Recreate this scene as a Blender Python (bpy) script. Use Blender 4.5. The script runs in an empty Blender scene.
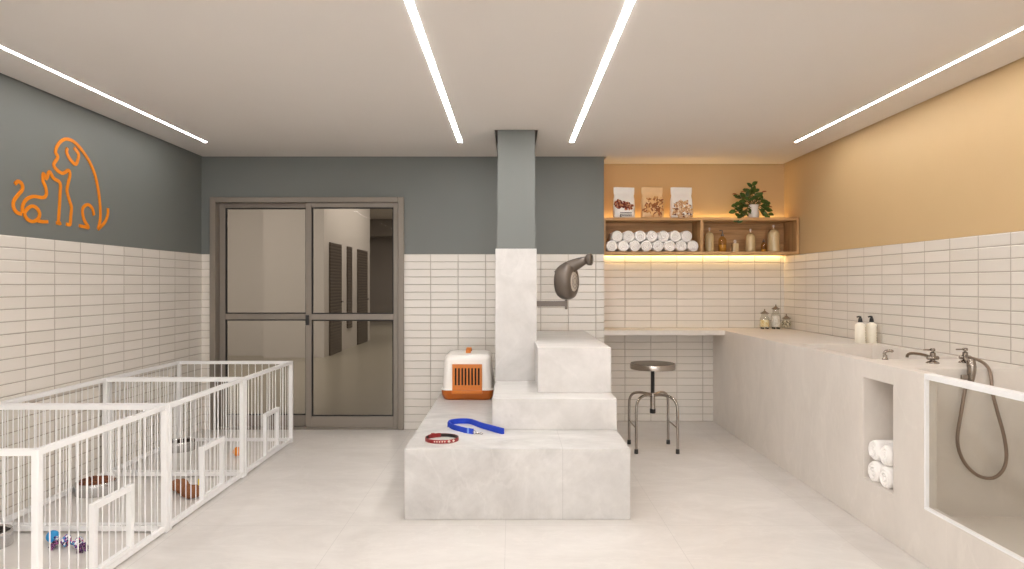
import bpy, bmesh, math, random
from mathutils import Vector, Matrix
PI = math.pi
sc = bpy.context.scene
COL = sc.collection
F = 682.67          # focal length in pixels of the 1024 wide frame
EYE = 1.381         # eye height
random.seed(7)

# ------------------------------------------------------------------ materials
def lin(c):
    return tuple(((v/255)/12.92 if v/255 <= .04045 else (((v/255)+.055)/1.055)**2.4) for v in c) + (1,)

class NT:
    def __init__(s, m):
        s.t = m.node_tree; s.n = s.t.nodes; s.l = s.t.links
    def new(s, kind, **kw):
        n = s.n.new(kind)
        for k, v in kw.items():
            if k in n.inputs: n.inputs[k].default_value = v
            else: setattr(n, k, v)
        return n
    def link(s, a, b): s.l.new(a, b)
    def math(s, op, a, b=None):
        n = s.n.new('ShaderNodeMath'); n.operation = op
        for i, v in enumerate((a, b)):
            if v is None: continue
            if isinstance(v, (int, float)): n.inputs[i].default_value = v
            else: s.link(v, n.inputs[i])
        return n.outputs[0]
    def mix(s, fac, a, b, mode='MIX'):
        n = s.n.new('ShaderNodeMix'); n.data_type = 'RGBA'; n.blend_type = mode
        for sock, v in ((n.inputs[0], fac), (n.inputs[6], a), (n.inputs[7], b)):
            if isinstance(v, (int, float)): sock.default_value = v
            elif isinstance(v, tuple): sock.default_value = v
            else: s.link(v, sock)
        return n.outputs[2]

def base(name):
    m = bpy.data.materials.new(name); m.use_nodes = True
    t = NT(m); p = t.n['Principled BSDF']
    return m, t, p

def mat(name, c, rough=.5, metal=0., var=.06, scale=30, bump=0., bscale=200, coat=0., spec=.5, sheen=0.):
    """plain material with a little procedural variation"""
    m, t, p = base(name)
    p.inputs['Roughness'].default_value = rough
    p.inputs['Metallic'].default_value = metal
    p.inputs['Coat Weight'].default_value = coat
    p.inputs['Specular IOR Level'].default_value = spec
    p.inputs['Sheen Weight'].default_value = sheen
    tc = t.new('ShaderNodeTexCoord')
    no = t.new('ShaderNodeTexNoise', Scale=scale, Detail=4.)
    t.link(tc.outputs['Object'], no.inputs['Vector'])
    c = lin(c)
    lo = tuple(max(0, v*(1-var)) for v in c[:3]) + (1,); hi = tuple(min(1, v*(1+var)) for v in c[:3]) + (1,)
    t.link(t.mix(no.outputs[0], lo, hi), p.inputs['Base Color'])
    if bump:
        nb = t.new('ShaderNodeTexNoise', Scale=bscale, Detail=2.)
        t.link(tc.outputs['Object'], nb.inputs['Vector'])
        b = t.new('ShaderNodeBump', Strength=bump, Distance=.01)
        t.link(nb.outputs[0], b.inputs['Height']); t.link(b.outputs[0], p.inputs['Normal'])
    return m

def emit(name, c, s):
    m, t, p = base(name)
    e = t.new('ShaderNodeEmission'); e.inputs[0].default_value = lin(c); e.inputs[1].default_value = s
    t.link(e.outputs[0], t.n['Material Output'].inputs[0])
    return m

def glass(name, tint, refl=1.0, rough=0.):
    m, t, p = base(name)
    tr = t.new('ShaderNodeBsdfTransparent'); tr.inputs[0].default_value = lin(tint)
    gl = t.new('ShaderNodeBsdfGlossy', Roughness=rough)
    fr = t.new('ShaderNodeFresnel', IOR=1.45)
    mx = t.new('ShaderNodeMixShader')
    ge = t.new('ShaderNodeNewGeometry')      # leaving the glass reflects as weakly as entering it
    front = t.math('SUBTRACT', 1., ge.outputs['Backfacing'])
    t.link(t.math('MULTIPLY', t.math('MULTIPLY', fr.outputs[0], refl), front), mx.inputs[0])
    t.link(tr.outputs[0], mx.inputs[1]); t.link(gl.outputs[0], mx.inputs[2])
    t.link(mx.outputs[0], t.n['Material Output'].inputs[0])
    return m

def stone(name, c1, c2, rough=.35, seams=None, grid=None):
    """clouded porcelain stone with fine veins; seams: [(axis, position)], grid: (size, x0, y0) for floor tiles"""
    m, t, p = base(name)
    ge = t.new('ShaderNodeNewGeometry')
    pos = ge.outputs['Position']
    a = t.new('ShaderNodeTexNoise', Scale=1.7, Detail=9., Roughness=.62, Distortion=.9)
    b = t.new('ShaderNodeTexNoise', Scale=9., Detail=8., Roughness=.7, Distortion=.4)
    mp = t.new('ShaderNodeMapping'); mp.inputs['Rotation'].default_value = (.3, .5, .7); mp.inputs['Scale'].default_value = (1, 1.9, 1)
    t.link(pos, mp.inputs[0]); t.link(mp.outputs[0], a.inputs['Vector']); t.link(mp.outputs[0], b.inputs['Vector'])
    r = t.new('ShaderNodeValToRGB'); r.color_ramp.elements[0].position = .32; r.color_ramp.elements[1].position = .68
    r.color_ramp.elements[0].color = lin(c2); r.color_ramp.elements[1].color = lin(c1)
    t.link(t.math('ADD', t.math('MULTIPLY', a.outputs[0], .7), t.math('MULTIPLY', b.outputs[0], .3)), r.inputs[0])
    col = r.outputs[0]
    # veins: narrow band of a distorted noise
    v = t.new('ShaderNodeTexNoise', Scale=.9, Detail=6., Roughness=.55, Distortion=1.6)
    t.link(mp.outputs[0], v.inputs['Vector'])
    d = t.math('ABSOLUTE', t.math('SUBTRACT', v.outputs[0], .5))
    vein = t.math('MULTIPLY', t.math('SUBTRACT', 1., t.math('MINIMUM', t.math('MULTIPLY', d, 55.), 1.)), .16)
    col = t.mix(vein, col, lin(tuple(min(255, x+14) for x in c1)))
    if seams or grid:
        sx = t.new('ShaderNodeSeparateXYZ'); t.link(pos, sx.inputs[0])
        lines = []
        if seams:
            for ax, q, w in seams:
                lines.append(t.math('LESS_THAN', t.math('ABSOLUTE', t.math('SUBTRACT', sx.outputs[ax], q)), w))
        if grid:
            g, x0, y0, w = grid
            for ax, o in ((0, x0), (1, y0)):
                f = t.math('FRACT', t.math('ADD', t.math('DIVIDE', t.math('SUBTRACT', sx.outputs[ax], o), g), 100.5))
                lines.append(t.math('LESS_THAN', t.math('ABSOLUTE', t.math('SUBTRACT', f, .5)), w/g))
        s = lines[0]
        for q in lines[1:]: s = t.math('MAXIMUM', s, q)
        col = t.mix(t.math('MULTIPLY', s, .32), col, lin(tuple(x*.74 for x in c2)))
    t.link(col, p.inputs['Base Color'])
    p.inputs['Roughness'].default_value = rough
    t.link(t.math('ADD', t.math('MULTIPLY', b.outputs[0], .18), rough-.09), p.inputs['Roughness'])
    return m

TILE_W, TILE_H, TILE_TOP = .262, .0726, 1.670
def tiles(name, axis, origin):
    """stack-bonded glazed tiles; axis 0: wall runs along X, 1: along Y"""
    m, t, p = base(name)
    ge = t.new('ShaderNodeNewGeometry')
    sx = t.new('ShaderNodeSeparateXYZ'); t.link(ge.outputs['Position'], sx.inputs[0])
    u = t.math('ADD', sx.outputs[axis], -origin + TILE_W*100)
    v = t.math('ADD', sx.outputs[2], TILE_H*40 - TILE_TOP)
    cx = t.new('ShaderNodeCombineXYZ'); t.link(u, cx.inputs[0]); t.link(v, cx.inputs[1])
    def brick(mort, smooth):
        b = t.new('ShaderNodeTexBrick'); b.offset = 0; b.squash = 1; b.offset_frequency = 1
        for k, q in (('Scale', 1.), ('Mortar Size', mort), ('Mortar Smooth', smooth), ('Bias', 0.), ('Brick Width', TILE_W), ('Row Height', TILE_H)):
            b.inputs[k].default_value = q
        b.inputs['Color1'].default_value = lin((226, 220, 212)); b.inputs['Color2'].default_value = lin((220, 214, 205))
        b.inputs['Mortar'].default_value = lin((164, 153, 140))
        t.link(cx.outputs[0], b.inputs['Vector'])
        return b
    b1 = brick(.0021, .1); b2 = brick(.0065, 1.)
    t.link(b1.outputs['Color'], p.inputs['Base Color'])
    no = t.new('ShaderNodeTexNoise', Scale=9., Detail=1.); t.link(ge.outputs['Position'], no.inputs['Vector'])
    h = t.math('SUBTRACT', t.math('MULTIPLY', no.outputs[0], .25), b2.outputs['Fac'])
    bp = t.new('ShaderNodeBump', Strength=.8, Distance=.004); t.link(h, bp.inputs['Height'])
    t.link(bp.outputs[0], p.inputs['Normal'])
    t.link(t.math('ADD', .22, t.math('MULTIPLY', b1.outputs['Fac'], .5)), p.inputs['Roughness'])
    return m

def wood(name, axis=0):
    m, t, p = base(name)
    tc = t.new('ShaderNodeTexCoord')
    mp = t.new('ShaderNodeMapping'); s = [14., 14., 14.]; s[axis] = .9
    mp.inputs['Scale'].default_value = s
    t.link(tc.outputs['Object'], mp.inputs[0])
    a = t.new('ShaderNodeTexNoise', Scale=1.6, Detail=8., Roughness=.65, Distortion=.8); t.link(mp.outputs[0], a.inputs['Vector'])
    r = t.new('ShaderNodeValToRGB')
    r.color_ramp.elements[0].position = .3; r.color_ramp.elements[1].position = .7
    r.color_ramp.elements[0].color = lin((158, 117, 72)); r.color_ramp.elements[1].color = lin((216, 175, 124))
    t.link(a.outputs[0], r.inputs[0]); t.link(r.outputs[0], p.inputs['Base Color'])
    p.inputs['Roughness'].default_value = .5
    b = t.new('ShaderNodeBump', Strength=.15, Distance=.004); t.link(a.outputs[0], b.inputs['Height']); t.link(b.outputs[0], p.inputs['Normal'])
    return m

def speckle(name, cols, scale, rough=.7):
    """small irregular flecks of several colours (cotton, kibble, rope strands)"""
    m, t, p = base(name)
    tc = t.new('ShaderNodeTexCoord')
    vo = t.new('ShaderNodeTexVoronoi', Scale=scale); t.link(tc.outputs['Object'], vo.inputs['Vector'])
    se = t.new('ShaderNodeSeparateColor'); t.link(vo.outputs['Color'], se.inputs[0])
    r = t.new('ShaderNodeValToRGB'); r.color_ramp.interpolation = 'CONSTANT'
    e = r.color_ramp.elements; e[0].position = 0; e[0].color = lin(cols[0])
    e[1].position = 1/len(cols); e[1].color = lin(cols[1])
    for i in range(2, len(cols)):
        q = e.new(i/len(cols)); q.color = lin(cols[i])
    t.link(se.outputs[0], r.inputs[0]); t.link(r.outputs[0], p.inputs['Base Color'])
    b = t.new('ShaderNodeBump', Strength=.6, Distance=.004); t.link(vo.outputs['Distance'], b.inputs['Height']); t.link(b.outputs[0], p.inputs['Normal'])
    p.inputs['Roughness'].default_value = rough
    return m

def louvre(name):
    m, t, p = base(name)
    ge = t.new('ShaderNodeNewGeometry'); sx = t.new('ShaderNodeSeparateXYZ'); t.link(ge.outputs['Position'], sx.inputs[0])
    f = t.math('FRACT', t.math('MULTIPLY', sx.outputs[2], 16.))
    t.link(t.mix(f, lin((84, 76, 72)), lin((140, 128, 120))), p.inputs['Base Color'])
    b = t.new('ShaderNodeBump', Strength=1., Distance=.03); t.link(f, b.inputs['Height']); t.link(b.outputs[0], p.inputs['Normal'])
    p.inputs['Roughness'].default_value = .5
    return m

M = dict(
    ceiling=mat('ceiling_paint', (220, 215, 210), .8, var=.015, scale=3),
    paint=mat('grey_green_paint', (114, 117, 114), .6, var=.02, scale=4),
    ochre=mat('ochre_paint', (208, 178, 133), .6, var=.02, scale=4),
    floor=stone('floor_porcelain', (219, 215, 211), (200, 195, 190), .34, grid=(.92, -.036, 3.91, .0016)),
    stone=stone('platform_porcelain', (213, 211, 208), (172, 169, 166), .42, seams=[(0, .298, .0016)]),
    stone_plain=stone('platform_porcelain_plain', (216, 213, 210), (186, 183, 179), .42),
    bath=stone('bath_porcelain', (224, 217, 209), (211, 204, 196), .4),
    tile_back=tiles('glazed_tile_back', 0, -.775),
    tile_alcove=tiles('glazed_tile_alcove', 0, -.775+.081),
    tile_left=tiles('glazed_tile_left', 1, 4.143), tile_right=tiles('glazed_tile_right', 1, 3.760),
    bronze=mat('bronze_aluminium', (136, 127, 117), .42, .1, var=.02),
    seal=mat('black_seal', (18, 17, 16), .6),
    tint=glass('bronze_glass', (202, 197, 190), .12),
    clear=glass('clear_glass', (243, 243, 241), .8),
    jar=glass('jar_glass', (250, 250, 248), 1.),
    amber=glass('amber_glass', (244, 230, 198), 1.),
    white_metal=mat('white_powder_coat', (236, 236, 236), .4, var=.01),
    white=mat('white_plastic', (240, 236, 230), .28, var=.01),
    orange=mat('orange_plastic', (205, 118, 36), .35, var=.03),
    orange_dark=mat('burnt_orange_plastic', (182, 96, 26), .35, var=.03),
    dark=mat('painted_slot_shade', (32, 22, 16), .8),
    black=mat('black_plastic', (26, 24, 23), .35),
    chrome=mat('brushed_steel', (176, 168, 160), .22, 1., var=.05),
    tap=mat('tap_steel', (150, 140, 130), .25, 1., var=.05),
    hose=mat('hose_steel', (150, 132, 118), .38, .75, var=.1, scale=300),
    vinyl=mat('dark_vinyl', (72, 66, 60), .5, var=.05),
    dryer=mat('bronze_grey_plastic', (98, 88, 79), .36, .2, var=.05),
    dryer_light=mat('pale_grille', (196, 188, 178), .5, 0.),
    towel=mat('terry_cotton', (246, 243, 240), .95, var=.02, bump=.12, bscale=350, sheen=.2),
    wood=wood('oak_wood', 0), wood_v=wood('oak_wood_upright', 2),
    strip=emit('led_diffuser', (255, 252, 250), 54.), strip_side=emit('led_diffuser_side', (255, 252, 250), 36.),
    warm_led=emit('warm_led', (255, 219, 150), 16.),
    logo=mat('orange_acrylic', (234, 136, 8), .4, var=.02),
    blue=mat('blue_webbing', (24, 66, 196), .65, var=.15, scale=200, bump=.4, bscale=500),
    blue_trim=mat('pale_blue_plastic', (120, 156, 226), .4),
    red=mat('red_leather', (136, 26, 26), .45, var=.12, bump=.2, bscale=300),
    lining=mat('black_lining', (40, 28, 26), .7),
    stud=mat('pale_stud', (240, 226, 214), .2, .3),
    cream=mat('cream_lotion', (214, 190, 144), .18, var=.02, coat=.5),
    ivory=mat('ivory_bottle', (244, 238, 222), .3, var=.01),
    text=mat('label_print', (196, 182, 150), .6),
    ink=mat('dark_print', (58, 56, 54), .6),
    oil=mat('amber_oil', (216, 172, 98), .15, var=.02),
    bag_white=mat('white_paper_pouch', (248, 245, 241), .5, var=.03, bump=.3, bscale=40),
    bag_kraft=mat('kraft_pouch', (238, 202, 154), .5, var=.05, bump=.3, bscale=40),
    kib_red=speckle('red_brown_treats', [(120, 44, 20), (150, 62, 28), (92, 32, 16), (206, 150, 110)], 90),
    chip=speckle('tan_chips', [(206, 150, 90), (226, 178, 118), (170, 104, 52), (236, 196, 140)], 45),
    chip_dark=mat('brown_chip', (150, 86, 40), .6, var=.2),
    biscuit=speckle('pale_biscuits', [(226, 196, 158), (206, 164, 118), (236, 214, 184), (196, 148, 104)], 60),
    biscuit_dark=mat('brown_biscuit', (112, 62, 44), .6, var=.2),
    leaf=mat('leaf_green', (66, 92, 40), .3, var=.75, scale=26, spec=.4),
    leaf_red=mat('young_red_leaf', (150, 84, 48), .45, var=.3),
    stem=mat('stem_brown', (92, 84, 48), .6),
    pot=mat('white_ceramic', (238, 234, 230), .25, var=.02),
    soil=mat('soil', (50, 36, 26), .9, var=.3),
    steel_bowl=mat('bowl_steel', (204, 202, 200), .25, .75, var=.03),
    kibble=speckle('kibble', [(112, 62, 34), (136, 80, 46), (86, 46, 26), (124, 70, 40)], 70),
    kibble_dark=speckle('dark_kibble', [(44, 34, 30), (60, 48, 42), (30, 24, 22)], 70),
    ball_blue=mat('blue_rubber', (40, 150, 216), .45, var=.05),
    rope=speckle('mixed_rope', [(90, 60, 150), (225, 225, 235), (60, 44, 84), (190, 80, 140), (70, 150, 200), (235, 235, 240)], 110, .9),
    tassel=speckle('tassel_rope', [(60, 44, 70), (110, 70, 130), (170, 100, 150), (40, 36, 48)], 160, .9),
    brown_toy=mat('brown_plush', (146, 94, 58), .85, var=.2, scale=60, bump=.5, bscale=200),
    yellow=mat('yellow_tag', (236, 208, 40), .6),
    ball_orange=mat('orange_rubber', (244, 148, 30), .5, var=.05),
    cot_yellow=speckle('cotton_buds', [(250, 236, 196), (240, 216, 160), (252, 246, 226), (234, 206, 146)], 130, .9),
    cot_white=speckle('cotton_wool', [(246, 242, 238), (232, 226, 222), (250, 248, 246)], 90, .95),
    cot_grey=speckle('cotton_mix', [(226, 214, 190), (150, 140, 120), (240, 232, 214), (96, 88, 76), (206, 196, 170)], 130, .9),
    lid=mat('pewter_lid', (132, 120, 108), .35, .8),
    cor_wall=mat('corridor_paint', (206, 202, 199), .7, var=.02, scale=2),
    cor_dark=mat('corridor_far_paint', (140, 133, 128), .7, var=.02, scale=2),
    cor_floor=mat('corridor_floor', (160, 155, 143), .28, var=.03, scale=2),
    cor_door=louvre('louvre_door'),
    door_flat=mat('dark_door', (92, 84, 78), .5),
)

# ------------------------------------------------------------------ mesh helpers
def obj(name, bm, m, parent=None, loc=None, smooth=False, bevel=0., auto=None):
    me = bpy.data.meshes.new(name)
    bmesh.ops.recalc_face_normals(bm, faces=bm.faces)
    bm.to_mesh(me); bm.free()
    o = bpy.data.objects.new(name, me); COL.objects.link(o)
    if isinstance(m, (list, tuple)):
        for q in m: me.materials.append(q)
    else: me.materials.append(m)
    if parent is not None: o.parent = parent
    if loc is not None: o.location = loc
    if smooth or auto:
        for p in me.polygons: p.use_smooth = True
        if auto is None: auto = 40
        me.set_sharp_from_angle(angle=math.radians(auto))
    if bevel:
        b = o.modifiers.new('bevel', 'BEVEL'); b.width = bevel; b.segments = 2; b.limit_method = 'ANGLE'; b.angle_limit = math.radians(40)
    return o

def tag(o, label, cat, group=None):
    o['label'] = label; o['category'] = cat
    if group: o['group'] = group
    return o

def thing(name, label, cat, loc=(0, 0, 0), group=None, rz=0):
    o = bpy.data.objects.new(name, None); COL.objects.link(o); o.empty_display_size = .1
    o.location = loc; o.rotation_euler = (0, 0, rz)
    return tag(o, label, cat, group)

def struct(o):
    o['kind'] = 'structure'; return o

def add_box(bm, x0, x1, y0, y1, z0, z1, bev=0., seg=2, mi=0):
    t = bmesh.new()
    bmesh.ops.create_cube(t, size=1)
    for v in t.verts:
        v.co = Vector(((x0+x1)/2 + v.co.x*(x1-x0), (y0+y1)/2 + v.co.y*(y1-y0), (z0+z1)/2 + v.co.z*(z1-z0)))
    if bev: bmesh.ops.bevel(t, geom=list(t.edges), offset=bev, segments=seg, affect='EDGES', profile=.5)
    merge(bm, t, mi)

def merge(bm, t, mi=0, mtx=None):
    mp = {}
    for v in t.verts: mp[v] = bm.verts.new(mtx @ v.co if mtx else v.co)
    for f in t.faces:
        try:
            n = bm.faces.new([mp[v] for v in f.verts]); n.material_index = mi; n.smooth = f.smooth
        except ValueError: pass
    t.free()

def box(*a, bev=0., seg=2):
    bm = bmesh.new(); add_box(bm, *a, bev=bev, seg=seg); return bm

def axis_mtx(origin, z, x=None):
    z = Vector(z).normalized(); x = Vector(x) if x else (Vector((1, 0, 0)) if abs(z.x) < .9 else Vector((0, 1, 0)))
    y = z.cross(x).normalized(); x = y.cross(z).normalized()
    return Matrix(((x.x, y.x, z.x, origin[0]), (x.y, y.y, z.y, origin[1]), (x.z, y.z, z.z, origin[2]), (0, 0, 0, 1)))

def add_lathe(bm, prof, seg=32, mtx=None, mi=0, cap0=True, cap1=True):
    rings = []
    for r, z in prof:
        if r < 1e-6: rings.append([bm.verts.new(Vector((0, 0, z)))])
        else: rings.append([bm.verts.new(Vector((r*math.cos(2*PI*k/seg), r*math.sin(2*PI*k/seg), z))) for k in range(seg)])
    if mtx:
        for ring in rings:
            for v in ring: v.co = mtx @ v.co
    for a, b in zip(rings, rings[1:]):
        for k in range(seg):
            k2 = (k+1) % seg
            if len(a) == 1 and len(b) == 1: continue
            if len(a) == 1: f = bm.faces.new((a[0], b[k], b[k2]))
            elif len(b) == 1: f = bm.faces.new((a[k], a[k2], b[0]))
            else: f = bm.faces.new((a[k], a[k2], b[k2], b[k]))
            f.material_index = mi
    if cap0 and len(rings[0]) > 1: bm.faces.new(rings[0][::-1]).material_index = mi
    if cap1 and len(rings[-1]) > 1: bm.faces.new(rings[-1]).material_index = mi

def lathe(prof, seg=32, mtx=None, **k):
    bm = bmesh.new(); add_lathe(bm, prof, seg, mtx, **k); return bm

def smooth_path(pts, n=6, closed=False):
    P = [Vector(p) for p in pts]; N = len(P); out = []
    rng = range(N if closed else N-1)
    for i in rng:
        g = (lambda k: P[k % N]) if closed else (lambda k: P[min(max(k, 0), N-1)])
        p0, p1, p2, p3 = g(i-1), g(i), g(i+1), g(i+2)
        for k in range(n):
            t = k/n
            out.append(.5*((2*p1) + (p2-p0)*t + (2*p0-5*p1+4*p2-p3)*t*t + (3*p1-p0-3*p2+p3)*t**3))
    if not closed: out.append(P[-1])
    return out

def add_sweep(bm, path, section, closed=False, up=None, mi=0, scales=None):
    """sweep a 2D section [(a, b)] along path; up fixes the b direction, else parallel transport"""
    P = [Vector(p) for p in path]; N = len(P); rings = []
    prev = None
    for i, p in enumerate(P):
        if closed: t = (P[(i+1) % N] - P[i-1]).normalized()
        else: t = (P[min(i+1, N-1)] - P[max(i-1, 0)]).normalized()
        if up is not None:
            b = Vector(up); a = t.cross(b).normalized(); b = a.cross(t).normalized()
        else:
            if prev is None:
                ref = Vector((0, 0, 1)) if abs(t.z) < .9 else Vector((1, 0, 0))
                a = t.cross(ref).normalized()
            else:
                a = (prev - t*prev.dot(t)).normalized()
            prev = a; b = a.cross(t).normalized()
        s = scales[i] if scales else 1.
        rings.append([bm.verts.new(p + a*(u*s) + b*(w*s)) for u, w in section])
    K = len(section)
    for i in range(N if closed else N-1):
        A, B = rings[i], rings[(i+1) % N]
        for k in range(K):
            f = bm.faces.new((A[k], A[(k+1) % K], B[(k+1) % K], B[k])); f.material_index = mi
    if not closed:
        bm.faces.new(rings[0][::-1]).material_index = mi; bm.faces.new(rings[-1]).material_index = mi

def circ(r, n=12): return [(r*math.cos(2*PI*k/n), r*math.sin(2*PI*k/n)) for k in range(n)]
def add_tube(bm, path, r, n=12, closed=False, mi=0, scales=None): add_sweep(bm, path, circ(r, n), closed, mi=mi, scales=scales)
def tube(path, r, n=12, **k):
    bm = bmesh.new(); add_tube(bm, path, r, n, **k); return bm

def add_ball(bm, c, rx, ry=None, rz=None, u=16, v=10, mi=0, rot=None):
    ry = ry or rx; rz = rz or rx
    t = bmesh.new(); bmesh.ops.create_uvsphere(t, u_segments=u, v_segments=v, radius=1)
    m = Matrix.Translation(c) @ (rot.to_4x4() if rot else Matrix.Identity(4)) @ Matrix.Diagonal((rx, ry, rz, 1))
    merge(bm, t, mi, m)

def solid_with_voids(lo, hi, voids):
    """boundary mesh of a block minus axis-aligned voids (one watertight skin)"""
    cs = []
    for a in range(3):
        s = {lo[a], hi[a]}
        for v in voids:
            for q in (v[0][a], v[1][a]):
                if lo[a] < q < hi[a]: s.add(q)
        cs.append(sorted(s))
    nx, ny, nz = (len(c)-1 for c in cs)
    def full(i, j, k):
        if not (0 <= i < nx and 0 <= j < ny and 0 <= k < nz): return False
        c = [(cs[a][q]+cs[a][q+1])/2 for a, q in enumerate((i, j, k))]
        return not any(all(v[0][a] < c[a] < v[1][a] for a in range(3)) for v in voids)
    bm = bmesh.new(); V = {}
    def vert(i, j, k):
        if (i, j, k) not in V: V[i, j, k] = bm.verts.new((cs[0][i], cs[1][j], cs[2][k]))
        return V[i, j, k]
    D = {0: [(0, 0, 0), (0, 1, 0), (0, 1, 1), (0, 0, 1)], 1: [(0, 0, 0), (1, 0, 0), (1, 0, 1), (0, 0, 1)], 2: [(0, 0, 0), (1, 0, 0), (1, 1, 0), (0, 1, 0)]}
    for i in range(-1, nx):
        for j in range(-1, ny):
            for k in range(-1, nz):
                for a in range(3):
                    n = [i, j, k]; n[a] += 1
                    if full(i, j, k) != full(*n):
                        bm.faces.new([vert(*(n[q]+d[q] for q in range(3))) for d in D[a]])
    bmesh.ops.recalc_face_normals(bm, faces=bm.faces)
    bmesh.ops.dissolve_limit(bm, angle_limit=.01, verts=list(bm.verts), edges=list(bm.edges))
    return bm

def copy_tree(o, parent=None):
    c = o.copy(); COL.objects.link(c)
    if parent is not None: c.parent = parent
    for ch in list(o.children): copy_tree(ch, c)
    return c

# ------------------------------------------------------------------ room shell
XL, XR, YB, YA, H = -2.957, 2.753, 6.50, 6.90, 2.595
Y0 = -4.5                          # room runs on behind the camera; end left open for the world's fill light
XA = .876                          # alcove's left edge
TOP = 2.72
floor = struct(obj('floor', box(XL-.1, XR+.1, Y0, 7.02, -.06, 0), M['floor']))
# ceiling: a lowered board with a shadow gap along the walls and around the pillar
G = .022
PX0, PX1, PY0 = -.1136, .181, 5.39
cb = solid_with_voids((XL+G, Y0, H), (XR-G, YA-G, H+.03), [((-9, YB-G, -9), (XA+G, 9, 9)), ((PX0-.026, PY0-.03, -9), (PX1+.026, 9, 9))])
ceil = struct(obj('ceiling', cb, M['ceiling']))
struct(obj('ceiling_slab', box(XL-.1, XR+.1, Y0, 7.02, TOP, TOP+.08), M['cor_dark']))

def wall(name, b, m):
    return struct(obj(name, b, m))
wl = wall('wall_left', box(XL-.1, XL, Y0, 6.62, -.02, TOP), M['paint'])
obj('tile_cladding', box(XL, XL+.006, Y0, YB, 0, TILE_TOP), M['tile_left'], wl)
DX0, DX1, DZ = -2.868, -1.026, 2.211
wb = wall('wall_back', solid_with_voids((XL, YB, -.02), (XA, YB+.12, TOP), [((DX0+.03, -9, -9), (DX1-.03, 19, DZ-.03))]), M['paint'])
obj('tile_cladding', solid_with_voids((XL+.006, YB-.006, 0), (XA, YB, TILE_TOP), [((DX0, -9, -9), (DX1, 19, DZ))]), M['tile_back'], wb)
wa = wall('wall_alcove', box(XA-.05, XR, YA, YA+.1, -.02, TOP), M['ochre'])
obj('tile_cladding', box(XA, XR-.006, YA-.006, YA, 0, TILE_TOP), M['tile_alcove'], wa)
wr_ = wall('wall_alcove_return', box(XA-.05, XA, YB+.12, YA, -.02, TOP), M['ochre'])
wr = wall('wall_right', box(XR, XR+.1, Y0, 7.02, -.02, TOP), M['ochre'])
obj('tile_cladding', box(XR-.006, XR, Y0, YA, 0, TILE_TOP), M['tile_right'], wr)

# pillar with stone-clad lower half
STEP = .622
pil = struct(obj('pillar', box(PX0, PX1, PY0, PY0+.45, 1.66, TOP), M['paint']))
obj('stone_cladding', box(-.131, .194, 5.37, 5.37+.49, STEP, 1.663, bev=.002, seg=1), M['stone_plain'], pil)

# recessed light strips in the ceiling
for x, far, lab in ((-2.61, 5.82, 'long thin recessed light strip along the grey painted side wall with the dog drawing'),
                    (-.441, 5.82, 'recessed ceiling light strip ending just before the pillar on the glass door side'),
                    (.508, 5.82, 'recessed ceiling light strip ending just before the pillar on the shelf side'),
                    (2.418, 5.82, 'long thin recessed light strip along the ochre painted side wall')):
    hw = .0165 if abs(x) < 1 else .0095
    bm = box(x-hw, x+hw, -4.2, far, H-.0015, H+.004)
    tag(obj('ceiling_light', bm, M['strip' if abs(x) < 1 else 'strip_side']), lab, 'ceiling light', 'linear ceiling lights')

# ------------------------------------------------------------------ sliding glass door
dr = bpy.data.objects.new('door_1', None); COL.objects.link(dr); struct(dr); dr.location = (DX0, YB, 0)
def dl(x0, x1, y0, y1, z0, z1): return (x0-DX0, x1-DX0, y0, y1, z0, z1)
bm = bmesh.new()
add_box(bm, *dl(DX0, DX0+.055, -.03, .12, 0, DZ), bev=.004, seg=1)
add_box(bm, *dl(DX1-.055, DX1, -.03, .12, 0, DZ), bev=.004, seg=1)
add_box(bm, *dl(DX0+.055, DX1-.055, -.03, .12, DZ-.05, DZ), bev=.004, seg=1)
add_box(bm, *dl(DX0+.055, DX1-.055, -.01, .11, 0, .018), bev=.002, seg=1)
obj('casing', bm, M['bronze'], dr)
def leaf(x0, x1, y, stile_l, stile_r, with_handle):
    z0, z1 = .02, DZ-.05
    bm = bmesh.new()
    add_box(bm, *dl(x0, x0+stile_l, y, y+.04, z0, z1), bev=.003, seg=1)
    add_box(bm, *dl(x1-stile_r, x1, y, y+.04, z0, z1), bev=.003, seg=1)
    add_box(bm, *dl(x0+stile_l, x1-stile_r, y, y+.04, z1-.045, z1), bev=.003, seg=1)
    add_box(bm, *dl(x0+stile_l, x1-stile_r, y, y+.04, z0, .125), bev=.003, seg=1)
    add_box(bm, *dl(x0+stile_l, x1-stile_r, y-.004, y+.04, 1.045, 1.10), bev=.003, seg=1)
    lf = obj('door_leaf', bm, M['bronze'], dr)
    for za, zb in ((.125, 1.045), (1.10, z1-.045)):
        g = obj('glass_pane', box(*dl(x0+stile_l+.01, x1-stile_r-.01, y+.015, y+.023, za+.01, zb-.01)), M['tint'], lf)
        s = .011; b = bmesh.new(); xa, xb = x0+stile_l, x1-stile_r
        for q in ((xa, xa+s, za, zb), (xb-s, xb, za, zb), (xa+s, xb-s, za, za+s), (xa+s, xb-s, zb-s, zb)):
            add_box(b, *dl(q[0], q[1], y+.008, y+.03, q[2], q[3]))
        obj('seal', b, M['seal'], lf)
    if with_handle:
        obj('handle', box(*dl(x0+.004, x0+.036, y-.02, y, .995, 1.09), bev=.005), M['black'], lf)
leaf(DX0+.058, -1.925, .055, .055, .05, False)
leaf(-1.965, DX1-.058, .0, .055, .045, True)

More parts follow.
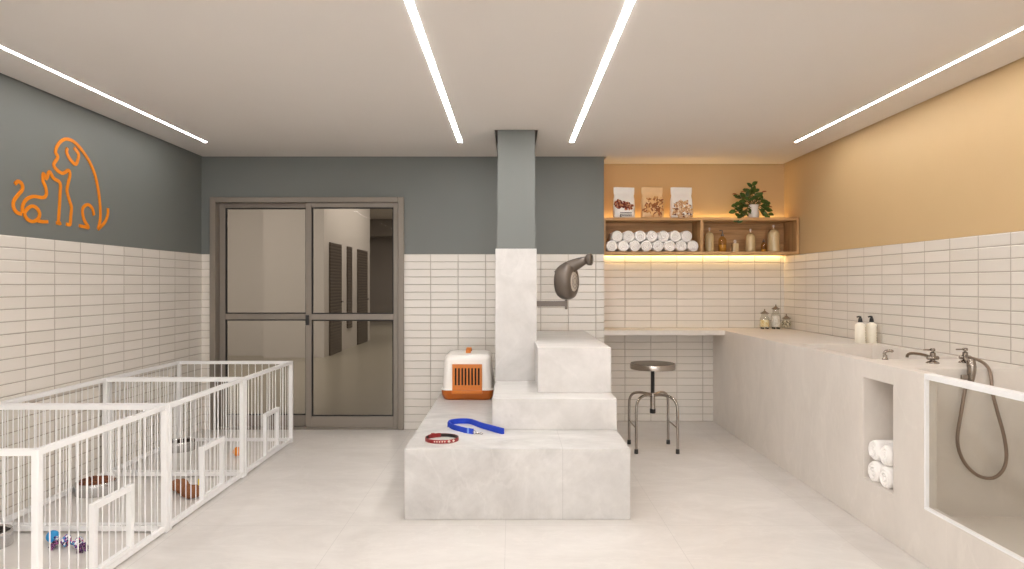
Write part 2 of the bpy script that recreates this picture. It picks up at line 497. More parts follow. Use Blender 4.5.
# corridor seen through the glass
struct(obj('corridor_floor', box(-7, .3, 6.62, 25.2, -.06, 0), M['cor_floor']))
struct(obj('corridor_ceiling', box(-7, .3, 6.62, 25.2, 3.7, 3.78), M['ceiling']))
cw = struct(obj('wall_corridor', solid_with_voids((-7, 12.9, 0), (-3.55, 17.05, 3.7), [((-9, 0, -9), (-4.70, 13.25, 9))]), M['cor_wall']))
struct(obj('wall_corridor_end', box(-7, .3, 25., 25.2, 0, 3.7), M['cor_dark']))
struct(obj('wall_corridor_side', box(-7.1, -7, 6.62, 25.2, 0, 3.7), M['cor_wall']))
struct(obj('wall_corridor_right', box(.2, .3, 6.62, 25., 0, 3.7), M['cor_wall']))
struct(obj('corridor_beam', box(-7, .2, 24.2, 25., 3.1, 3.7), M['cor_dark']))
for i, (y0, y1, z0, z1, m) in enumerate(((13.24, 14.12, 0, 2.2, 'cor_door'), (15.63, 16.65, 0, 2.19, 'cor_door'))):
    d = struct(obj('door_%d' % (i+2), box(-3.555, -3.52, y0, y1, z0, z1), M[m]))
    bm = tube([(-3.50, y1-.09, 1.03), (-3.47, y1-.09, 1.03), (-3.47, y1-.22, 1.03)], .012, 8)
    obj('door_handle', bm, M['black'], d)
struct(obj('window_1', box(-3.555, -3.52, 14.65, 15.05, .44, 2.2), M['cor_door']))

# ------------------------------------------------------------------ stepped platform
pf = thing('grooming_platform', 'stepped pale stone platform of three stacked blocks in front of the pillar', 'platform', (.03, 5.2, 0))
def P(bm): # to local
    for v in bm.verts: v.co -= Vector((.03, 5.2, 0))
    return bm
obj('lower_step', P(box(-.632, .696, 4.009, 6.494, 0, .4156, bev=.003)), M['stone'], pf)
obj('middle_step', P(box(-.131, .696, 4.53, 6.494, .4156, .622, bev=.003)), M['stone_plain'], pf)
obj('upper_step', P(box(.180, .696, 4.79, 6.494, .622, .938, bev=.003)), M['stone_plain'], pf)

# ------------------------------------------------------------------ bathing counter
CT, CX = .943, 2.03
SK = ((2.12, 4.02, .79), (2.665, 5.05, 2))
TB = ((2.095, 1.3, .169), (2.68, 3.56, 2))
NI = ((1, 3.639, .264), (2.33, 3.951, .845))
OP = ((1, 1.7, .275), (2.2, 3.364, 2))
bc = thing('bath_counter', 'long pale stone bathing counter with sink, glazed tub and towel niche along the side wall', 'bath counter', (2.4, 4., 0))
def B(bm):
    for v in bm.verts: v.co -= Vector((2.4, 4., 0))
    return bm
obj('counter_body', B(solid_with_voids((CX, 1.0, 0), (XR-.006, YA-.006, CT), [SK, TB, NI, OP])), M['bath'], bc, bevel=.004)
obj('glass_panel', B(box(2.050, 2.060, 1.70, 3.352, .287, .915)), M['clear'], bc)
bm = bmesh.new()
add_box(bm, CX, 2.078, 1.70, 3.364, .915, CT, bev=.002, seg=1)
add_box(bm, CX, 2.049, 3.352, 3.364, .287, .915, bev=.001, seg=1)
add_box(bm, CX, 2.049, 1.70, 3.364, .275, .287, bev=.001, seg=1)
obj('glass_frame', B(bm), M['white_metal'], bc)
bm = lathe([(0, 0), (.022, 0), (.026, .003), (.02, .006), (0, .006)], 20, Matrix.Translation((2.39, 4.53, .79)))
obj('drain', B(bm), M['chrome'], bc, smooth=True)
bm = lathe([(0, 0), (.025, 0), (.03, .003), (.022, .006), (0, .006)], 20, Matrix.Translation((2.39, 2.4, .169)))
obj('drain', B(bm), M['chrome'], bc, smooth=True)
bm = lathe([(0, 0), (.012, 0), (.012, .004), (0, .004)], 16, axis_mtx((2.398, 3.56, .900), (0, -1, 0)))
obj('overflow_dark_disc', B(bm), M['seal'], bc)  # flat black disc paints the dark of the overflow opening

tag(obj('worktop', box(XA, CX, YB+.006, YA-.006, CT-.047, CT, bev=.003), M['bath']), 'pale stone worktop spanning the knee space above the round stool', 'worktop')

# ------------------------------------------------------------------ wall shelf
SX0, SX1, SY0, SY1, SZ0, SZ1 = XA, 2.747, 6.53, YA-.001, 1.668, 2.023
sh = thing('wall_shelf', 'long open oak shelf box with two bays filling the ochre alcove', 'shelf', (1.8, 6.7, SZ0))
def S(bm):
    for v in bm.verts: v.co -= Vector((1.8, 6.7, SZ0))
    return bm
T = .028; DV = 1.817
obj('bottom_board', S(box(SX0, SX1, SY0, YA-.042, SZ0+.003, SZ0+T, bev=.0015, seg=1)), M['wood'], sh)
obj('top_board', S(box(SX0, SX1, SY0, YA-.042, SZ1-T, SZ1, bev=.0015, seg=1)), M['wood'], sh)
obj('side_board', S(box(SX0, SX0+.02, SY0+.001, YA-.042, SZ0+T, SZ1-T)), M['wood_v'], sh)
obj('side_board', S(box(SX1-.024, SX1, SY0+.001, YA-.042, SZ0+T, SZ1-T)), M['wood_v'], sh)
obj('divider', S(box(DV-.012, DV+.012, SY0+.001, YA-.042, SZ0+T, SZ1-T)), M['wood_v'], sh)
obj('back_panel', S(box(SX0+.02, SX1-.024, YA-.056, YA-.042, SZ0+T, SZ1-T)), M['wood'], sh)
obj('light_strip', S(box(SX0+.02, SX1-.03, YA-.038, YA-.020, SZ0+.012, SZ0+.018)), M['warm_led'], sh)
obj('light_strip', S(box(SX0+.02, SX1-.03, YA-.038, YA-.020, SZ1-.016, SZ1-.010)), M['warm_led'], sh)
SB = SZ0+T        # inner floor of the shelf

# rolled towels
def towel_mesh(r=.055, L=.28, turns=2.6):
    """a rolled towel, axis along Y, front end at y=0, with the spiral of the roll on both ends and the loose edge along the side"""
    bm = bmesh.new()
    mt = Matrix(((1, 0, 0, 0), (0, 0, 1, 0), (0, 1, 0, 0), (0, 0, 0, 1)))
    prof = [(0, .006), (r*.2, .005), (r*.80, .004), (r*.90, .0055), (r*.96, .011), (r, .022), (r, L-.022), (r*.96, L-.011), (r*.88, L-.005), (0, L-.004)]
    add_lathe(bm, prof, 40, mt)
    for y in (.0045, L-.0045):
        n = 84; path = []
        for i in range(n+1):
            t = i/n; a = 2*PI*turns*t + .6; rr = .007 + (r*.87-.007)*t
            path.append((math.cos(a)*rr, y, math.sin(a)*rr))
        add_tube(bm, path, .0062, 8)
    a = 2*PI*turns + .6
    add_tube(bm, [(math.cos(a)*(r-.002), .008, math.sin(a)*(r-.002)), (math.cos(a)*(r-.002), L-.008, math.sin(a)*(r-.002))], .005, 8)
    return bm
t0 = obj('rolled_towel', towel_mesh(), M['towel'], smooth=True, auto=75)
ORD = ['first', 'second', 'third', 'fourth', 'fifth', 'sixth', 'seventh', 'eighth']
used = [False]
def put_towel(x, y, z, ang, label, group, rz=0, s=1.):
    o = t0 if not used[0] else t0.copy()
    if used[0]: COL.objects.link(o)
    used[0] = True
    o.location = (x, y, z); o.rotation_euler = (0, ang, rz); o.scale = (s, 1, s)
    return tag(o, label, 'towel', group)
for k in range(8):
    put_towel(.9600+k*.1118, 6.565+.004*random.random(), SB+.0555, random.uniform(-2, 2), '%s rolled white towel from the grey wall, bottom row on the shelf' % ORD[k], 'rolled towels on the shelf')
for k in range(7):
    put_towel(1.014+k*.1118+random.uniform(-.0012, .0012), 6.57+.006*random.random(), SB+.0555+.0955, random.uniform(-2, 2), '%s rolled white towel from the grey wall, top row on the shelf' % ORD[k], 'rolled towels on the shelf')
# four in the niche (axis along X)
for y, z, lab in ((3.872, .3222, 'rolled white towel at the bottom of the niche, on its far side'), (3.752, .3222, 'rolled white towel at the bottom of the niche, on the side of the glass tub'),
                  (3.877, .440, 'rolled white towel on top of the niche pile, on its far side'), (3.757, .440, 'rolled white towel on top of the niche pile, on the side of the glass tub')):
    put_towel(2.045+(0 if z < .4 else .006), y, z, random.uniform(-2, 2), lab, 'rolled towels in the niche', rz=-PI/2, s=1.055)

# ------------------------------------------------------------------ treat pouches on the shelf
def pouch(name, label, x, w, m, h=.304):
    r = thing(name, label, 'bag', (x, 6.66, SZ1), 'treat bags on the shelf')
    bm = bmesh.new(); n = 40; rings = []
    prof = [(0, .97, .040, 8), (.012, 1., .046, 7), (.03, 1.0, .056, 5), (.09, 1.0, .060, 4), (.15, 1.0, .050, 3.5), (.19, .99, .034, 3), (.208, .945, .024, 3), (.228, .935, .014, 3), (.240, .97, .006, 3), (.262, .985, .004, 4), (h, .99, .003, 5)]
    for z, ws, d, e in prof:
        R = []
        for k in range(n):
            a = 2*PI*k/n; c, s = math.cos(a), math.sin(a)
            px = math.copysign(abs(c)**(2/e), c)*w/2*ws; py = math.copysign(abs(s)**(2/e), s)*d
            R.append(bm.verts.new((px, py, z + (.003*math.sin(px*60) if z > .2 else 0))))
        rings.append(R)
    for A, Bq in zip(rings, rings[1:]):
        for k in range(n): bm.faces.new((A[k], A[(k+1) % n], Bq[(k+1) % n], Bq[k]))
    bm.faces.new(rings[0][::-1]); bm.faces.new(rings[-1])
    obj('pouch', bm, m, r, smooth=True, auto=50)
    return r
def front_y(z): # front face of the pouch
    
    K = ((0, .048), (.03, .056), (.09, .060), (.15, .050), (.19, .034), (.3, .02))
    for (za, a), (zb, b) in zip(K, K[1:]):
        if za <= z <= zb: return -(a+(b-a)*(z-za)/(zb-za))
rng = random.Random(3)
b1 = pouch('treat_bag', 'white pouch printed with red-brown kibble and dark text on the shelf top', 1.092, .205, M['bag_white'])
bm = bmesh.new()
for cx, cz in ((-.045, .138), (.028, .122)):
    for k in range(48):
        a, q = rng.uniform(0, 2*PI), rng.random()**.6
        x, z = cx+.05*q*math.cos(a), cz+.042*q*math.sin(a)
        add_ball(bm, (x, front_y(z)+.001, z), .012, .004, .011, 8, 6)
obj('printed_kibble', bm, M['kib_red'], b1, smooth=True)
bm = bmesh.new()
for z, xs in ((.053, -.045), (.038, -.045), (.025, -.028)):
    x = xs
    while x < .062:
        wd = rng.choice((.006, .009, .007)); hh = .0095 if z > .05 else .007
        add_box(bm, x, x+wd, front_y(z)-.0012, front_y(z)+.003, z-hh/2, z+hh/2); x += wd+.0028
add_ball(bm, (-.040, front_y(.02), .020), .010, .0025, .009, 10, 6); add_ball(bm, (-.040, front_y(.033), .033), .006, .0025, .006, 10, 6)
obj('printed_text', bm, M['ink'], b1)
b2 = pouch('treat_bag', 'kraft brown pouch filled with tan chips on the shelf top', 1.366, .21, M['bag_kraft'])
bm = bmesh.new(); bm2 = bmesh.new()
for k in range(90):
    x, z = rng.uniform(-.085, .085), rng.uniform(.035, .195)
    if z > .145 and abs(x-.02) > .06: continue
    if z < .07 and x < -.03: continue
    rot = Matrix.Rotation(rng.uniform(-1.2, 1.2), 3, 'Y')
    add_ball(bm if k % 4 else bm2, (x, front_y(z)+.002, z), .011, .006, .033, 8, 6, rot=rot)
obj('tan_chips', bm, M['chip'], b2, smooth=True); obj('dark_chips', bm2, M['chip_dark'], b2, smooth=True)
b3 = pouch('treat_bag', 'white pouch with a picture of pale bone biscuits on the shelf top beside the plant', 1.650, .21, M['bag_white'])
bm = bmesh.new(); bm2 = bmesh.new()
for k in range(130):
    x, z = rng.uniform(-.088, .088), rng.uniform(.015, .165)
    if z > .10 and abs(x) > .06+(.165-z)*.4: continue
    if z < .04 and x < -.04: continue
    rot = Matrix.Rotation(rng.uniform(-1.5, 1.5), 3, 'Y')
    if k % 3: add_ball(bm, (x, front_y(z)+.001, z), .0085, .005, .021, 8, 6, rot=rot)
    else: add_ball(bm2, (x, front_y(z)+.002, z), .010, .003, .016, 8, 6, rot=rot)
obj('pale_biscuits', bm, M['biscuit'], b3, smooth=True); obj('dark_biscuits', bm2, M['biscuit_dark'], b3, smooth=True)

# ------------------------------------------------------------------ potted plant
pl = thing('potted_plant', 'leafy green rubber plant in a white pot on top of the shelf', 'plant', (2.355, 6.665, SZ1))
obj('pot', lathe([(0, 0), (.045, 0), (.054, .006), (.060, .03), (.058, .06), (.050, .095), (.051, .125), (.056, .142), (.052, .143), (.046, .125), (.044, .115), (0, .115)], 32), M['pot'], pl, smooth=True)
obj('soil', lathe([(0, .112), (.046, .112), (.046, .118), (0, .124)], 24), M['soil'], pl, smooth=True)
bmL = bmesh.new(); bmR = bmesh.new(); bmS = bmesh.new(); rng = random.Random(11)
def add_leaf(bm, base_, d, L, W, up):
    d = Vector(d).normalized(); up = Vector(up); side = d.cross(up)
    if side.length < .05: side = d.cross(Vector((1, .3, 0)))
    side.normalize(); nrm = side.cross(d).normalized()
    n = 7; rows = []
    for i in range(n+1):
        t = i/n; w = W*math.sin(PI*min(1, t*.96+.02))**.75*(1 if t > .02 else .2)
        c = Vector(base_) + d*(L*t) - nrm*(L*.22*t*t)
        rows.append([bm.verts.new(c - side*w + nrm*w*.28), bm.verts.new(c), bm.verts.new(c + side*w + nrm*w*.28)])
    for A, Bq in zip(rows, rows[1:]):
        for k in (0, 1): bm.faces.new((A[k], A[k+1], Bq[k+1], Bq[k]))
def px_local(x, y, Y):  # photo point at depth Y, local to the plant
    return Vector(((x-512)*Y/F - 2.355, Y-6.665, EYE-(y-284.5)*Y/F - SZ1))
tips = [(752, 184, .02), (746, 190, -.03), (757, 196, -.06), (763, 199, -.05), (768, 204, .03), (741, 197, .04), (737, 196, -.03), (742, 203, -.08), (748, 199, -.10), (733, 207, -.04), (735, 211, -.09),
        (740, 208, -.10), (738, 219, -.14), (742, 218, -.13), (744, 213, -.11), (734, 213, -.05), (766, 203, -.05), (767, 210, -.02), (768, 209, -.03), (766, 216, -.06), (769, 214, .04), (755, 190, .06), (748, 192, .08), (760, 203, .07), (745, 196, -.05)]
for x, y, dy in tips:
    tip = px_local(x, y, 6.665+dy)
    st = Vector((rng.uniform(-.025, .025), rng.uniform(-.02, .02), .115))
    mid = (st+tip)*.5 + Vector((0, 0, .04))
    path = smooth_path([st, mid, tip], 5)
    add_tube(bmS, path, .0032, 6)
    out = (tip - Vector((0, 0, .14))).normalized()
    for k in range(3):
        a = rng.uniform(0, 2*PI)
        d = out*.7 + Vector((math.cos(a), math.sin(a)*.7 - .25, rng.uniform(-.35, .4)))*.8
        b0 = path[-1 - (k*2)]
        add_leaf(bmL, b0, d, rng.uniform(.054, .078), rng.uniform(.020, .027), (rng.uniform(-.7, .7), -1.1, .6))
for x, y, dx, dz in ((736, 193, -1, .15), (740, 190, .7, .0), (762, 191, 1, .35), (768, 206, 1, .05), (744, 205, -.8, .4)):
    p = px_local(x, y, 6.62); add_tube(bmS, [Vector((0, 0, .125)), (p+Vector((0, 0, .15)))*.5, p], .0025, 6)
    add_leaf(bmR, p, (dx, -.2, dz), .055, .010, (0, -.9, .7))
pl.scale = (.93, .93, .95)
obj('stems', bmS, M['stem'], pl, smooth=True)
obj('leaves', bmL, M['leaf'], pl, smooth=True, auto=80)
obj('young_leaves', bmR, M['leaf_red'], pl, smooth=True, auto=80)

# ------------------------------------------------------------------ bottles in the shelf
def round_bottle(name, label, x, r, hb, y=6.70, m='cream', stop='jar'):
    """domed bottle full of cream lotion with a small glass ball stopper"""
    o = thing(name, label, 'bottle', (x, y, SB), 'bottles on the shelf')
    R = r
    prof = [(0, 0), (R*.86, 0), (R*.97, .006), (R, .02), (R, hb*.68), (R*.96, hb*.80), (R*.84, hb*.895), (R*.58, hb*.965), (R*.26, hb*.99), (R*.16, hb), (R*.15, hb+.014), (0, hb+.014)]
    obj('bottle_body', lathe(prof, 32), M[m], o, smooth=True, auto=60)
    s = R*.24
    obj('stopper', lathe([(0, hb+.012), (s*.7, hb+.012), (s*.55, hb+.020), (s*1.0, hb+.028), (s*1.05, hb+.036), (s*.7, hb+.044), (0, hb+.047)], 20), M['stud'], o, smooth=True)
    return o
def bx_(px): return (px-512)*6.70/F
round_bottle('lotion_bottle', 'domed cream lotion bottle beside the shelf divider', bx_(709.5), .044, .200)
round_bottle('lotion_bottle', 'domed cream lotion bottle between the two small bottles on the shelf', bx_(750.5), .046, .188)
round_bottle('lotion_bottle', 'largest domed cream lotion bottle near the shelf end', bx_(773.7), .058, .226)
# amber pump bottle
o = thing('pump_bottle', 'amber glass pump bottle with dark pump on the shelf', 'bottle', (bx_(722.4), 6.70, SB), 'bottles on the shelf')
obj('bottle_body', lathe([(0, 0), (.036, 0), (.039, .005), (.039, .115), (.034, .135), (.018, .150), (.014, .153), (.014, .160), (0, .160)], 28), M['amber'], o, smooth=True, auto=50)
obj('oil', lathe([(0, .003), (.030, .003), (.033, .008), (.033, .075), (0, .075)], 24), M['oil'], o, smooth=True, auto=50)
bm = lathe([(0, .160), (.016, .160), (.016, .176), (.006, .178), (.006, .205), (0, .205)], 16)
add_tube(bm, [(0, 0, .205), (0, 0, .213), (-.008, -.004, .216), (-.032, -.006, .212)], .005, 8)
obj('pump', bm, M['lid'], o, smooth=True)
# small square bottle
o = thing('small_bottle', 'small square ivory bottle with white ball stopper on the shelf', 'bottle', (bx_(734.7), 6.69, SB), 'bottles on the shelf')
bm = box(-.028, .028, -.028, .028, 0, .088, bev=.006)
obj('bottle_body', bm, M['cream'], o, smooth=True)
bm = lathe([(0, .088), (.012, .088), (.012, .098), (0, .098)], 16); add_ball(bm, (0, 0, .110), .0145)
obj('stopper', bm, M['stud'], o, smooth=True)
# small amber bottle
o = thing('small_bottle', 'small clear amber bottle with pointed stopper, beside the largest lotion bottle', 'bottle', (bx_(763.3), 6.69, SB), 'bottles on the shelf')
obj('bottle_body', lathe([(0, 0), (.024, 0), (.027, .004), (.027, .070), (.022, .084), (.010, .092), (.010, .100), (0, .100)], 24), M['amber'], o, smooth=True, auto=50)
obj('oil', lathe([(0, .003), (.021, .003), (.023, .006), (.023, .030), (0, .030)], 24), M['oil'], o, smooth=True, auto=50)
obj('stopper', lathe([(0, .100), (.009, .100), (.013, .108), (.008, .120), (.003, .130), (0, .131)], 16), M['lid'], o, smooth=True)

# ------------------------------------------------------------------ jars on the counter
def jar(label, x, y, r, hb, fill, m, dark_feet):
    o = thing('glass_jar', label, 'jar', (x, y, CT), 'lidded jars on the counter')
    if dark_feet:
        for k in range(4):
            bm = bmesh.new(); add_ball(bm, (r*.72*math.cos(PI/4+k*PI/2), r*.72*math.sin(PI/4+k*PI/2), .008), .010, .010, .008, 10, 8)
            obj('foot', bm, M['black'], o, smooth=True)
    z = .014
    obj('glass_body', lathe([(0, z), (r*.9, z), (r, z+.008), (r, hb*.6), (r*.97, hb*.72), (r*.72, hb*.82), (r*.70, hb), (r*.66, hb), (r*.68, hb*.83), (r*.92, hb*.71), (r*.95, hb*.58), (r*.95, z+.010), (0, z+.006)], 32), M['jar'], o, smooth=True, auto=60)
    bm = lathe([(0, z+.009), (r*.88, z+.009), (r*.92, z+.016), (r*.92, z+fill*.8), (r*.75, z+fill*.97), (0, z+fill)], 28)
    obj('cotton_filling', bm, M[m], o, smooth=True)
    obj('lid', lathe([(0, hb-.003), (r*.66, hb-.003), (r*.66, hb), (r*.92, hb+.001), (r*.94, hb+.006), (r*.55, hb+.016), (r*.22, hb+.026), (.004, hb+.034), (.007, hb+.040), (.005, hb+.046), (0, hb+.048)], 28), M['lid'], o, smooth=True)
jar('lidded glass jar of yellowish cotton buds, outermost of the counter jars', 2.487, 6.72, .046, .150, .078, 'cot_yellow', True)
jar('tallest lidded glass jar, filled with white cotton, on the counter', 2.603, 6.735, .044, .194, .118, 'cot_white', True)
jar('shortest lidded glass jar of mixed cotton pieces in the counter corner', 2.688, 6.69, .044, .103, .074, 'cot_grey', False)

# pump bottles by the sink
def lotion(label, x, y):
    o = thing('soap_bottle', label, 'bottle', (x, y, CT), 'soap bottles by the sink', rz=.25)
    obj('bottle_body', lathe([(0, 0), (.034, 0), (.037, .004), (.037, .128), (.034, .140), (.022, .148), (.014, .151), (.014, .156), (0, .156)], 32), M['ivory'], o, smooth=True, auto=60)
    bm = bmesh.new(); rg = random.Random(5)
    for z in (.118, .108, .098, .080, .070, .060, .045, .035, .022):
        a0, a1 = -1.30, -.35
        n = 6; R = .0375; wd = rg.uniform(.6, 1.)
        prev = None
        for k in range(n+1):
            a = a0 + (a1-a0)*wd*k/n
            v = (bm.verts.new((R*math.cos(a), R*math.sin(a), z-.0024)), bm.verts.new((R*math.cos(a), R*math.sin(a), z+.0024)))
            if prev: bm.faces.new((prev[0], v[0], v[1], prev[1]))
            prev = v
    obj('label_text', bm, M['text'], o)
    bm = lathe([(0, .156), (.016, .156), (.016, .164), (.013, .184), (.009, .187), (.009, .196), (0, .196)], 20)
    add_tube(bm, [(.004, 0, .197), (-.012, -.002, .199), (-.032, -.004, .196)], .0055, 8)
    obj('pump', bm, M['black'], o, smooth=True)
lotion('ivory pump bottle by the sink, the one farther from the wall', 2.602, 5.10)
lotion('ivory pump bottle by the sink, the one close to the wall', 2.694, 5.115)

# ------------------------------------------------------------------ taps
o = thing('soap_dispenser', 'small curved dark metal spout on the counter at the sink edge', 'soap dispenser', (2.178, 3.985, CT))
bm = lathe([(0, 0), (.017, 0), (.017, .004), (.013, .008), (.011, .026), (0, .03)], 20)
obj('base', bm, M['tap'], o, smooth=True)
bm = tube(smooth_path([(-.002, 0, .022), (-.004, 0, .038), (.006, -.004, .050), (.030, -.010, .052), (.038, -.012, .046)], 5), .008, 12)
obj('spout', bm, M['tap'], o, smooth=True)

def faucet_body(name, label, x, y):
    o = thing(name, label, 'faucet', (x, y, CT))
    obj('flange', lathe([(0, 0), (.034, 0), (.033, .004), (.024, .012), (.012, .020), (.010, .028), (0, .028)], 28), M['tap'], o, smooth=True)
    bm = bmesh.new(); add_ball(bm, (0, 0, .036), .021, .021, .016, 20, 12)
    add_lathe(bm, [(0, -.030), (.011, -.030), (.014, -.026), (.014, .026), (.011, .030), (0, .030)], 20, axis_mtx((0, 0, .037), (1, -.2, 0)))
    add_lathe(bm, [(0, .040), (.014, .040), (.014, .072), (.010, .076), (.006, .078), (.006, .084), (0, .084)], 20)
    obj('body', bm, M['tap'], o, smooth=True)
    bm = lathe([(0, .084), (.012, .084), (.013, .087), (.013, .099), (.010, .103), (0, .104)], 20)
    add_tube(bm, [(-.006, .004, .093), (-.044, .012, .091)], .0048, 10)
    obj('lever', bm, M['tap'], o, smooth=True)
    for c in o.children:
        for v in c.data.vertices: v.co.z *= .8
    return o
f1 = faucet_body('sink_faucet', 'low steel tap with long curved spout reaching over the sink', 2.345, 3.805)
bm = tube(smooth_path([(-.004, .01, .029), (-.001, .07, .036), (0, .14, .037), (.001, .21, .032), (.001, .243, .020), (.001, .248, .006)], 6), .0085, 14)
obj('spout', bm, M['tap'], f1, smooth=True)
f2 = faucet_body('shower_faucet', 'steel mixer tap with hand shower and looping hose above the tub', 2.54, 3.826)
L2 = Vector((2.54, 3.826, CT))
bm = tube([Vector((2.532, 3.815, .978))-L2, Vector((2.44, 3.66, .974))-L2, Vector((2.372, 3.535, .966))-L2], .009, 12)
add_tube(bm, [Vector((2.372, 3.535, .985))-L2, Vector((2.368, 3.525, .952))-L2], .017, 14)
obj('holder_arm', bm, M['tap'], f2, smooth=True)
HS = axis_mtx(Vector((2.372, 3.520, .978))-L2, (-.06, 0, -1))
bm = lathe([(0, -.02), (.010, -.02), (.015, -.012), (.021, .02), (.021, .05), (.016, .085), (.011, .118), (.009, .135), (0, .135)], 20, HS)
add_box(bm, *(lambda c: (c.x-.050, c.x-.012, c.y-.008, c.y+.008, c.z-.014, c.z+.010))(Vector((2.366, 3.52, .905))-L2), bev=.003)
obj('hand_shower', bm, M['tap'], f2, smooth=True)
def hp(x, y, Y): return Vector(((x-512)*Y/F, Y, EYE-(y-284.5)*Y/F)) - L2
hose = smooth_path([hp(967, 381, 3.52), hp(964.5, 393, 3.52), hp(961, 414, 3.515), hp(957.5, 436, 3.51), hp(959.5, 452, 3.51), hp(967, 466, 3.51), hp(979, 476, 3.51), hp(993, 478, 3.51), hp(1003, 470, 3.51), hp(1006.5, 456, 3.51), hp(1004, 436, 3.51), hp(997.5, 412, 3.515), hp(992.5, 392, 3.52), hp(990.5, 374, 3.53), hp(986, 365, 3.60), hp(977, 359.5, 3.70), hp(968, 357.5, 3.80)], 6)
obj('hose', tube(hose, .0085, 12), M['hose'], f2, smooth=True)

# ------------------------------------------------------------------ stool
st = thing('stool', 'round adjustable stool with four steel tube legs at the knee space', 'stool', (1.183, 5.74, 0))
obj('seat', lathe([(0, .672), (.184, .672), (.1875, .674), (.1885, .677), (.1885, .714), (.187, .718), (.182, .719), (0, .719)], 48), M['chrome'], st, smooth=True)
obj('seat_pad', lathe([(0, .719), (.182, .7192), (.180, .7215), (.170, .7225), (0, .7225)], 48), M['vinyl'], st, smooth=True)
obj('screw_rod', lathe([(0, .44)] + [q for k in range(22) for q in ((.0165, .445+k*.0105), (.0145, .450+k*.0105))] + [(.0155, .672), (0, .672)], 20), M['black'], st, smooth=True)
obj('sleeve', lathe([(0, .335), (.021, .335), (.021, .470), (.017, .474), (0, .474)], 24), M['chrome'], st, smooth=True)
obj('end_cap', lathe([(0, .300), (.022, .300), (.024, .304), (.024, .336), (0, .336)], 24), M['black'], st, smooth=True)
for sx, sy in ((-1, -1), (1, -1), (-1, 1), (1, 1)):
    e = .169
    pts = [(sx*.012, sy*.012, .452), (sx*.06, sy*.06, .460), (sx*.105, sy*.105, .458), (sx*.142, sy*.142, .440), (sx*.162, sy*.162, .402), (sx*.168, sy*.168, .345), (sx*e, sy*e, .2), (sx*e, sy*e, .03)]
    lg = obj('leg', tube(smooth_path(pts, 6), .0115, 14), M['chrome'], st, smooth=True)
    obj('rubber_foot', lathe([(0, 0), (.015, 0), (.0165, .003), (.0155, .034), (.0125, .038), (0, .038)], 18, Matrix.Translation((sx*e, sy*e, 0))), M['black'], lg, smooth=True)
for sx in (-1, 1):
    obj('brace', tube([(sx*.169, -.169, .205), (sx*.169, .169, .205)], .006, 10), M['chrome'], st, smooth=True)

# ------------------------------------------------------------------ pet dryer on the pillar
br = thing('dryer_bracket', 'flat grey metal arm fixed to the side of the pillar under the dryer', 'bracket', (.194, 5.55, 1.225))
obj('arm', box(0, .25, -.025, .025, -.022, .022, bev=.003), M['dryer'], br)
obj('mounting_plate', box(0, .006, -.05, .05, -.05, .05, bev=.002), M['dryer'], br)
obj('pin', box(.236, .256, -.022, .022, -.045, .0335, bev=.004), M['dryer'], br)
dy = thing('pet_dryer', 'dark round blower dryer with angled nozzle on the pillar bracket', 'dryer', (.446, 5.55, 1.405))
ax = Vector((.90, -.44, 0)).normalized()
m = axis_mtx((0, 0, 0), ax)
obj('drum', lathe([(0, -.072), (.095, -.072), (.125, -.062), (.142, -.036), (.146, 0), (.143, .032), (.130, .056), (.108, .066), (.085, .066), (.080, .060), (0, .060)], 48, m), M['dryer'], dy, smooth=True, auto=50)
g = lathe([(0, .058), (.078, .058), (.080, .064), (.074, .068), (0, .070)], 40, m)
gr = obj('intake_grille', g, M['dryer_light'], dy, smooth=True)
bm = bmesh.new()
for r in (.03, .055):
    add_tube(bm, [m @ Vector((r*math.cos(2*PI*k/32), r*math.sin(2*PI*k/32), .0705)) for k in range(32)], .0018, 6, closed=True)
obj('grille_rings', bm, M['dryer'], gr, smooth=True)
npth = smooth_path([(-.035, .012, .045), (-.01, .004, .085), (.035, -.006, .120), (.085, -.018, .146), (.135, -.03, .168), (.165, -.036, .178)], 5)
N_ = len(npth)-1
sc_ = [2.15-1.3*min(1, i/N_*1.15) for i in range(N_+1)]
obj('neck', tube(npth, .036, 24, scales=sc_), M['dryer'], dy, smooth=True)
obj('nozzle', lathe([(.024, -.02), (.034, -.02), (.044, -.010), (.048, .002), (.048, .020), (.043, .028), (.036, .028), (.033, .014), (0, .010)], 32, axis_mtx((.172, -.038, .178), (.90, -.42, .02))), M['dryer'], dy, smooth=True)

# ------------------------------------------------------------------ pet carrier
BT = .4156
ca = thing('pet_carrier', 'white pet carrier with orange tray and slotted door on the platform', 'pet carrier', (-.374, 5.93, BT))
def rrect(w, d, r, n=8):
    out = []
    for cx, cy, a0 in ((w/2-r, d/2-r, 0), (-w/2+r, d/2-r, PI/2), (-w/2+r, -d/2+r, PI), (w/2-r, -d/2+r, 3*PI/2)):
        for k in range(n+1):
            a = a0+PI/2*k/n; out.append((cx+r*math.cos(a), cy+r*math.sin(a)))
    return out
def loft(secs):
    bm = bmesh.new(); rings = []
    for z, w, d, r in secs: rings.append([bm.verts.new((x, y, z)) for x, y in rrect(w, d, r)])
    n = len(rings[0])
    for A, Bq in zip(rings, rings[1:]):
        for k in range(n): bm.faces.new((A[k], A[(k+1) % n], Bq[(k+1) % n], Bq[k]))
    bm.faces.new(rings[0][::-1]); bm.faces.new(rings[-1])
    return bm
obj('tray', loft([(0, .385, .43, .05), (.006, .40, .445, .055), (.03, .425, .465, .06), (.076, .438, .478, .06), (.082, .438, .478, .06)]), M['orange_dark'], ca, smooth=True)
obj('rim', loft([(.080, .436, .476, .06), (.083, .442, .482, .062), (.090, .442, .482, .062), (.093, .434, .474, .06)]), M['white'], ca, smooth=True)
sec = [(.092, .418, .452, .05)]
